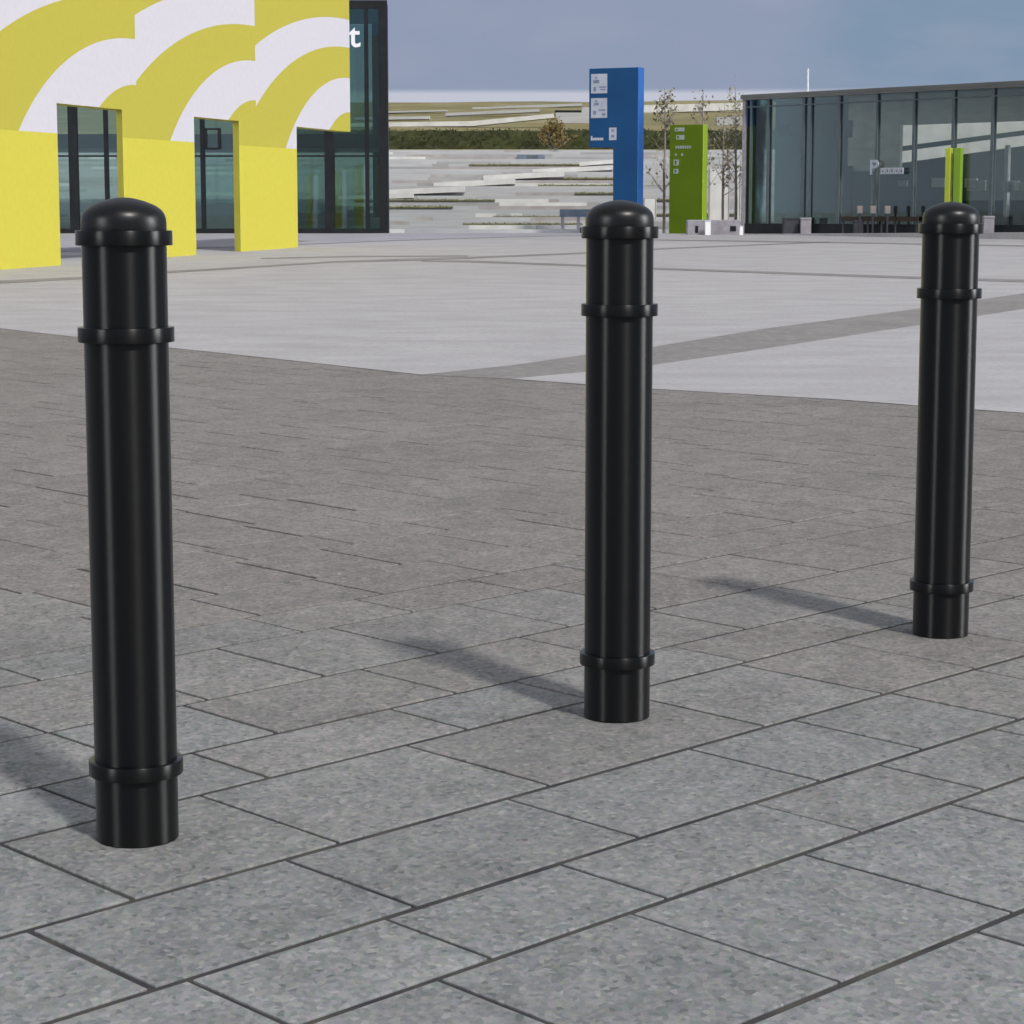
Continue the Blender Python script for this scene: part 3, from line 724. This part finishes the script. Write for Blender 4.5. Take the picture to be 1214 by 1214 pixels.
for quad, m, lab in ((((380, 150.5), (560, 149.5), (657, 139.5), (657, 134.5), (560, 143.5), (380, 146.5)), 'white_stone', 'longest white retaining wall on the dune, right above the hedge'),
        (((420, 142.5), (509, 141), (509, 137.5), (420, 139)), 'concrete', 'short grey retaining wall on the dune beside the glass corner'),
        (((528, 137.5), (640, 132.5), (640, 129), (528, 134)), 'concrete', 'middle pale retaining wall halfway up the dune'),
        (((600, 128.5), (690, 125.5), (690, 122.5), (600, 125.5)), 'concrete', 'highest pale retaining wall near the dune crest, left of the blue sign'),
        (((659, 146), (700, 146), (700, 127), (690, 127), (690, 133.4), (659, 133.4)), 'concrete', 'pale wall block beneath the dark slot, left of the blue sign'),
        (((748, 134), (885, 130.5), (885, 121.5), (748, 125)), 'white_stone', 'broad white retaining wall on the dune between blue sign and pavilion'),
        (((455, 134), (530, 132), (530, 130.2), (455, 132)), 'concrete', 'thin pale retaining wall high on the dune beside the glass corner'),
        (((560, 129.5), (612, 127.8), (612, 125.6), (560, 127.2)), 'concrete', 'thin short retaining wall near the dune crest, above the autumn tree'),
        (((850, 149), (900, 149), (900, 137), (850, 139)), 'concrete', 'pale wall block on the dune beside the pavilion corner')):
    my = sum(p[1] for p in quad) / len(quad); Y = dy(max(p[1] for p in quad)) - .3
    f = [PT(x, y, Y) for x, y in quad]; base = Vector(f[0]); f = [p - base for p in f]
    bm = bmesh.new(); add_prism(bm, f, [p + Vector((0, 1.2, 0)) for p in f])
    o = obj('retaining_wall', bm, M[m]); o.location = base; tag(o, lab, 'wall', 'pale walls on the dune')
def slot():
    Y = 143.0; a, b_ = PT(658, 133.3, Y), PT(690, 130.6, Y)
    bm = bevel_box(0, b_.x - a.x, 0, .8, 0, b_.z - a.z, .02); o = obj('slot_box', bm, M['frame']); o.location = a  # solid dark box in place of the dark slot in the wall
    tag(o, 'flat dark navy box standing in for the slot on the pale wall block of the dune', 'slot')
slot()

# ------------------------------------------------------------------ small things in the middle distance
def shelter():
    Y = step_front(276) - .9; a = PT(664, 277, Y); s = Y / F_PX
    a.z = g(Y)
    t = thing('shelter', a, 'small blue grey shelter on two legs at the foot of the terraces', 'shelter')
    w = 36 * s; h = 27 * s
    bm = bevel_box(0, w, 0, .9, h - 9 * s, h, .01); obj('roof', bm, M['bluegrey'], t)
    for x in (.03, w * .55, w - .16):
        bm = bmesh.new(); add_box(bm, x, x + .10, .1, .25, -.05, h - 9 * s - .002); obj('leg', bm, M['mauve_stone'], t)
    bm = bevel_box(w * .6, w * .9, .3, .6, -.02, 6 * s, .01); obj('box', bm, M['blue'], t)
shelter()
def cabinet():
    Y = step_front(187) - .2; a, b_ = PT(613, 188.5, Y), PT(646, 183, Y)
    t = thing('cabinet', a, 'low long blue grey cabinet on the terraces under the autumn tree', 'cabinet')
    w, h = b_.x - a.x, b_.z - a.z
    bm = bevel_box(0, w, 0, .6, -.3, h, .01); obj('body', bm, M['bluegrey'], t)
    bm = bmesh.new(); add_box(bm, w * .35, w * .75, -.02, -.001, h * .2, h * .8); obj('door', bm, M['frame_blue'], t)
cabinet()
def screens():
    for x0, x1, y0, y1, lab in ((840, 866, 201, 262, 'wide white screen panel behind the low wall, right of the green sign'),
                                (871, 879.5, 192, 262, 'narrow white screen panel against the pavilion corner'),
                                (763, 779, 236, 268, 'white panel low between the blue sign and a thin tree')):
        Y = 71.0; a, b_ = PT(x0, y1 + 12, Y), PT(x1, y0, Y); a.z = min(a.z, g(Y))
        t = thing('screen_panel', a, lab, 'panel', 'white screen panels')
        w, h = b_.x - a.x, b_.z - a.z
        bm = bevel_box(.02, w - .02, 0, .08, .05, h, .01); obj('panel', bm, M['white_stone'], t)
        for x in (0, w - .05):
            bm = bmesh.new(); add_box(bm, x - .01, x + .018, -.02, .1, -.1, h + .02); obj('post', bm, M['mauve_stone'], t)
screens()
def low_wall():
    Y = 63.6; a = PT(815, 277.4, Y); a.z = g(Y); s = Y / F_PX
    t = thing('low_wall', a, 'low mauve grey concrete wall at the foot of the green sign', 'wall')
    bm = bevel_box(0, 62 * s, 0, .5, -.05, 17.5 * s, .015); obj('body', bm, M['mauve_stone'], t)
    for x0, x1, y0, y1 in ((9, 12.5, 267, 275), (50, 57, 267, 273)):
        bm = bmesh.new(); add_box(bm, x0 * s, x1 * s, -.02, -.001, (277.4 - y1) * s, (277.4 - y0) * s); obj('opening', bm, M['frame'], t)
    for px, w, y0, lab in ((836, 6.5, 260.5, 'white upright box standing against the low mauve wall'), (877, 4, 266.5, 'small white box at the pavilion corner')):
        q = PT(px, 277.6, Y - .35); q.z = g(Y - .35)
        tt = thing('marker_box', q, lab, 'box')
        bm = bevel_box(0, w * s, 0, .14, -.02, (277.4 - y0) * s - .03, .008); obj('body', bm, M['white_letter'], tt)
        bm = bevel_box(-.01, w * s + .01, -.01, .15, (277.4 - y0) * s - .028, (277.4 - y0) * s, .006); obj('lid', bm, M['steel'], tt)
low_wall()
# white wall beyond the pavilion
Y = 80.5; a, b_ = PT(1020, 215, Y), PT(1500, 140, Y); zb = tz(Y) - .3
bm = bevel_box(0, b_.x - a.x, 0, .4, 0, b_.z - zb, .01); o = obj('boundary_wall', bm, M['white_stone']); o.location = (a.x, Y, zb)
tag(o, 'long white wall behind the pavilion, seen through its glass', 'wall')
# mast
mp = PT(957.5, 112, 82.0); bm = bmesh.new(); zt = PT(957.5, 81, 82.0).z; zg = tz(82.0)
add_tube(bm, [(0, 0, 0), (0, 0, (zt - zg) * .6), (0, 0, zt - zg)], [.07, .05, .03], 10)
o = obj('mast', bm, M['steel']); o.location = (mp.x, 82.0, zg); tag(o, 'thin white mast rising above the pavilion roof', 'mast')

# young sparse trees ------------------------------------------------
def tree(px, base_py, top_py, Y, spread, leaf, nleaf, seed, lab, lean=0, zb=None, group=None, cat='tree', lsize=.06, low=.25, tr=.05):
    r = random.Random(seed)
    b0 = PT(px, base_py, Y); 
    if zb is not None: b0.z = zb
    H = PT(px, top_py, Y).z - b0.z
    t = thing('young_tree', b0, lab, cat, group)
    bm = bmesh.new(); pts = [(lean * H * f + r.uniform(-.02, .02), r.uniform(-.02, .02), H * f) for f in (0, .2, .4, .6, .8, 1)]
    pts[0] = (0, 0, -.1)
    add_tube(bm, pts, [tr, tr * .9, tr * .75, tr * .55, tr * .35, tr * .15], 7)
    ends = []
    for i in range(26):
        f = r.uniform(low, .93); p = Vector((lean * H * f, 0, H * f)); a = r.uniform(0, 6.28); L = spread * r.uniform(.5, 1.1) * (1.15 - f)
        q = p + Vector((math.cos(a) * L, math.sin(a) * L, L * r.uniform(.6, 1.6)))
        mid = (p + q) / 2 + Vector((0, 0, -.05)); add_tube(bm, [p, mid, q], [tr * .3, tr * .2, tr * .08], 5); ends += [mid, q, (mid + q) / 2]
        for _ in range(2):
            q2 = mid + Vector((r.uniform(-1, 1), r.uniform(-1, 1), r.uniform(.2, 1.2))) * L * .5
            add_tube(bm, [mid, q2], [tr * .14, tr * .05], 4); ends.append(q2)
    obj('trunk', bm, M['bark'], t)
    bm = bmesh.new()
    leaf_cloud(bm, [r.choice(ends) + Vector((r.gauss(0, .10), r.gauss(0, .10), r.gauss(0, .12))) for _ in range(nleaf)], lsize, r)
    obj('crown', bm, M[leaf], t)
TG = 'young trees before the terraces'
tree(787, 276, 104, 67.0, 1.0, 'olive_leaf', 230, 21, 'thin bare young tree between the blue and the green sign', zb=g(66), group=TG)
tree(831, 276, 104, 67.6, .8, 'olive_leaf', 170, 22, 'thin young tree rising behind the green sign', zb=g(66), group=TG)
tree(872, 276, 86, 66.6, .8, 'olive_leaf', 200, 23, 'tallest thin young tree beside the pavilion corner', lean=-.012, zb=g(66), group=TG)
tree(857, 276, 120, 68.0, .7, 'olive_leaf', 120, 24, 'short thin young tree left of the tallest one', zb=g(66), group=TG)
tree(657, 189, 149, 96.2, 1.0, 'autumn', 900, 25, 'small bushy brown autumn tree in front of the hedge', lsize=.075, low=.2, group=None)

# ------------------------------------------------------------------ light
SUN_AZ = math.atan2(-.865, .505); EL = R_(48.5)
sd = Vector((math.cos(SUN_AZ) * math.cos(EL), math.sin(SUN_AZ) * math.cos(EL), math.sin(EL)))
ld = bpy.data.lights.new('sun', 'SUN'); ld.energy = 2.9; ld.angle = R_(4.2); ld.color = (1, .965, .92)
lo = bpy.data.objects.new('sun', ld); COL.objects.link(lo); lo.rotation_euler = (-sd).to_track_quat('-Z', 'Y').to_euler(); lo.location = (4, -6, 12)
w = bpy.data.worlds.new('World'); S.world = w; w.use_nodes = True; nt = w.node_tree; N, L = nt.nodes, nt.links
bg = N['Background']; bg.inputs[1].default_value = .15
sky = N.new('ShaderNodeTexSky'); sky.sky_type = 'NISHITA'; sky.sun_disc = False; sky.sun_elevation = EL; sky.sun_rotation = math.atan2(sd.x, sd.y)
sky.air_density = 1.0; sky.dust_density = .6; sky.ozone_density = 1.2
tc = N.new('ShaderNodeTexCoord'); sp = N.new('ShaderNodeSeparateXYZ'); L.new(tc.outputs['Generated'], sp.inputs[0])
z = sp.outputs[2]
def smooth(x, a, b):
    n = N.new('ShaderNodeMapRange'); n.interpolation_type = 'SMOOTHSTEP'; n.inputs[1].default_value = a; n.inputs[2].default_value = b; L.new(x, n.inputs[0]); return n.outputs[0]
def mixc(f, a, b):
    n = N.new('ShaderNodeMix'); n.data_type = 'RGBA'
    L.new(f, n.inputs[0])
    for i, v in ((6, a), (7, b)):
        if isinstance(v, tuple): n.inputs[i].default_value = (*v, 1)
        else: L.new(v, n.inputs[i])
    return n.outputs[2]
az = math_node(nt, 'ARCTAN2', sp.outputs[1], sp.outputs[0])       # 90 degrees straight ahead
nz = N.new('ShaderNodeTexNoise'); nz.inputs['Scale'].default_value = 5; nz.inputs['Detail'].default_value = 6
mpn = N.new('ShaderNodeMapping'); mpn.inputs['Scale'].default_value = (1, 1, 2.5); L.new(tc.outputs['Generated'], mpn.inputs[0]); L.new(mpn.outputs[0], nz.inputs[0])
# low sky: thin lavender cloud ahead-left, clearer blue to the right
side = math_node(nt, 'ADD', math_node(nt, 'MULTIPLY', az, -1), math_node(nt, 'MULTIPLY', math_node(nt, 'SUBTRACT', nz.outputs[0], .5), .10))
fr = smooth(side, -1.46, -1.40)
low = mixc(fr, (1.85, 2.2, 3.05), (1.38, 2.0, 2.8))
n2 = N.new('ShaderNodeTexNoise'); n2.inputs['Scale'].default_value = 22; n2.inputs['Detail'].default_value = 5; L.new(mpn.outputs[0], n2.inputs[0])
low = mixc(math_node(nt, 'MULTIPLY', smooth(n2.outputs[0], .35, .75), .35), low, (2.25, 2.5, 3.2))
haze = mixc(smooth(z, .0505, .0535), (3.55, 3.7, 4.3), low)
veil = N.new('ShaderNodeMix'); veil.data_type = 'RGBA'; veil.inputs[0].default_value = .62; L.new(sky.outputs[0], veil.inputs[6]); veil.inputs[7].default_value = (3.2, 3.1, 2.95, 1)   # grey mixed in to make the skylight less blue
col = mixc(smooth(z, .10, .45), haze, veil.outputs[2])
# bright sky banks, added out of view to put highlight streaks on the bollards
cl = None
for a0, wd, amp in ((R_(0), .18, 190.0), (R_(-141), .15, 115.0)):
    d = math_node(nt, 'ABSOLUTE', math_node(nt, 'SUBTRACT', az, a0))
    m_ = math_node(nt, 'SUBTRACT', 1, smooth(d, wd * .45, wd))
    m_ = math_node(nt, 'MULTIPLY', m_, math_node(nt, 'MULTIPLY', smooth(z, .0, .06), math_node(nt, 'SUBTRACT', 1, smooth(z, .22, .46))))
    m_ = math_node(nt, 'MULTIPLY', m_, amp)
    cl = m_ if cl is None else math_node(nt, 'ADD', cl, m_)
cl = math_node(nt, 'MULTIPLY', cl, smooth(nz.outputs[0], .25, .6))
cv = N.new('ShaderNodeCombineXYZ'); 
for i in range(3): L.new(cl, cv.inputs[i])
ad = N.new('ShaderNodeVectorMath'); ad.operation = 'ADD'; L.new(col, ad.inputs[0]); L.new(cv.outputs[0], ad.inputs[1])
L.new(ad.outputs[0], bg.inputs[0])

S.view_settings.view_transform = 'Standard'; S.view_settings.look = 'None'; S.view_settings.exposure = 0; S.view_settings.gamma = 1
S.render.engine = 'CYCLES'; S.cycles.max_bounces = 8; S.cycles.transparent_max_bounces = 16
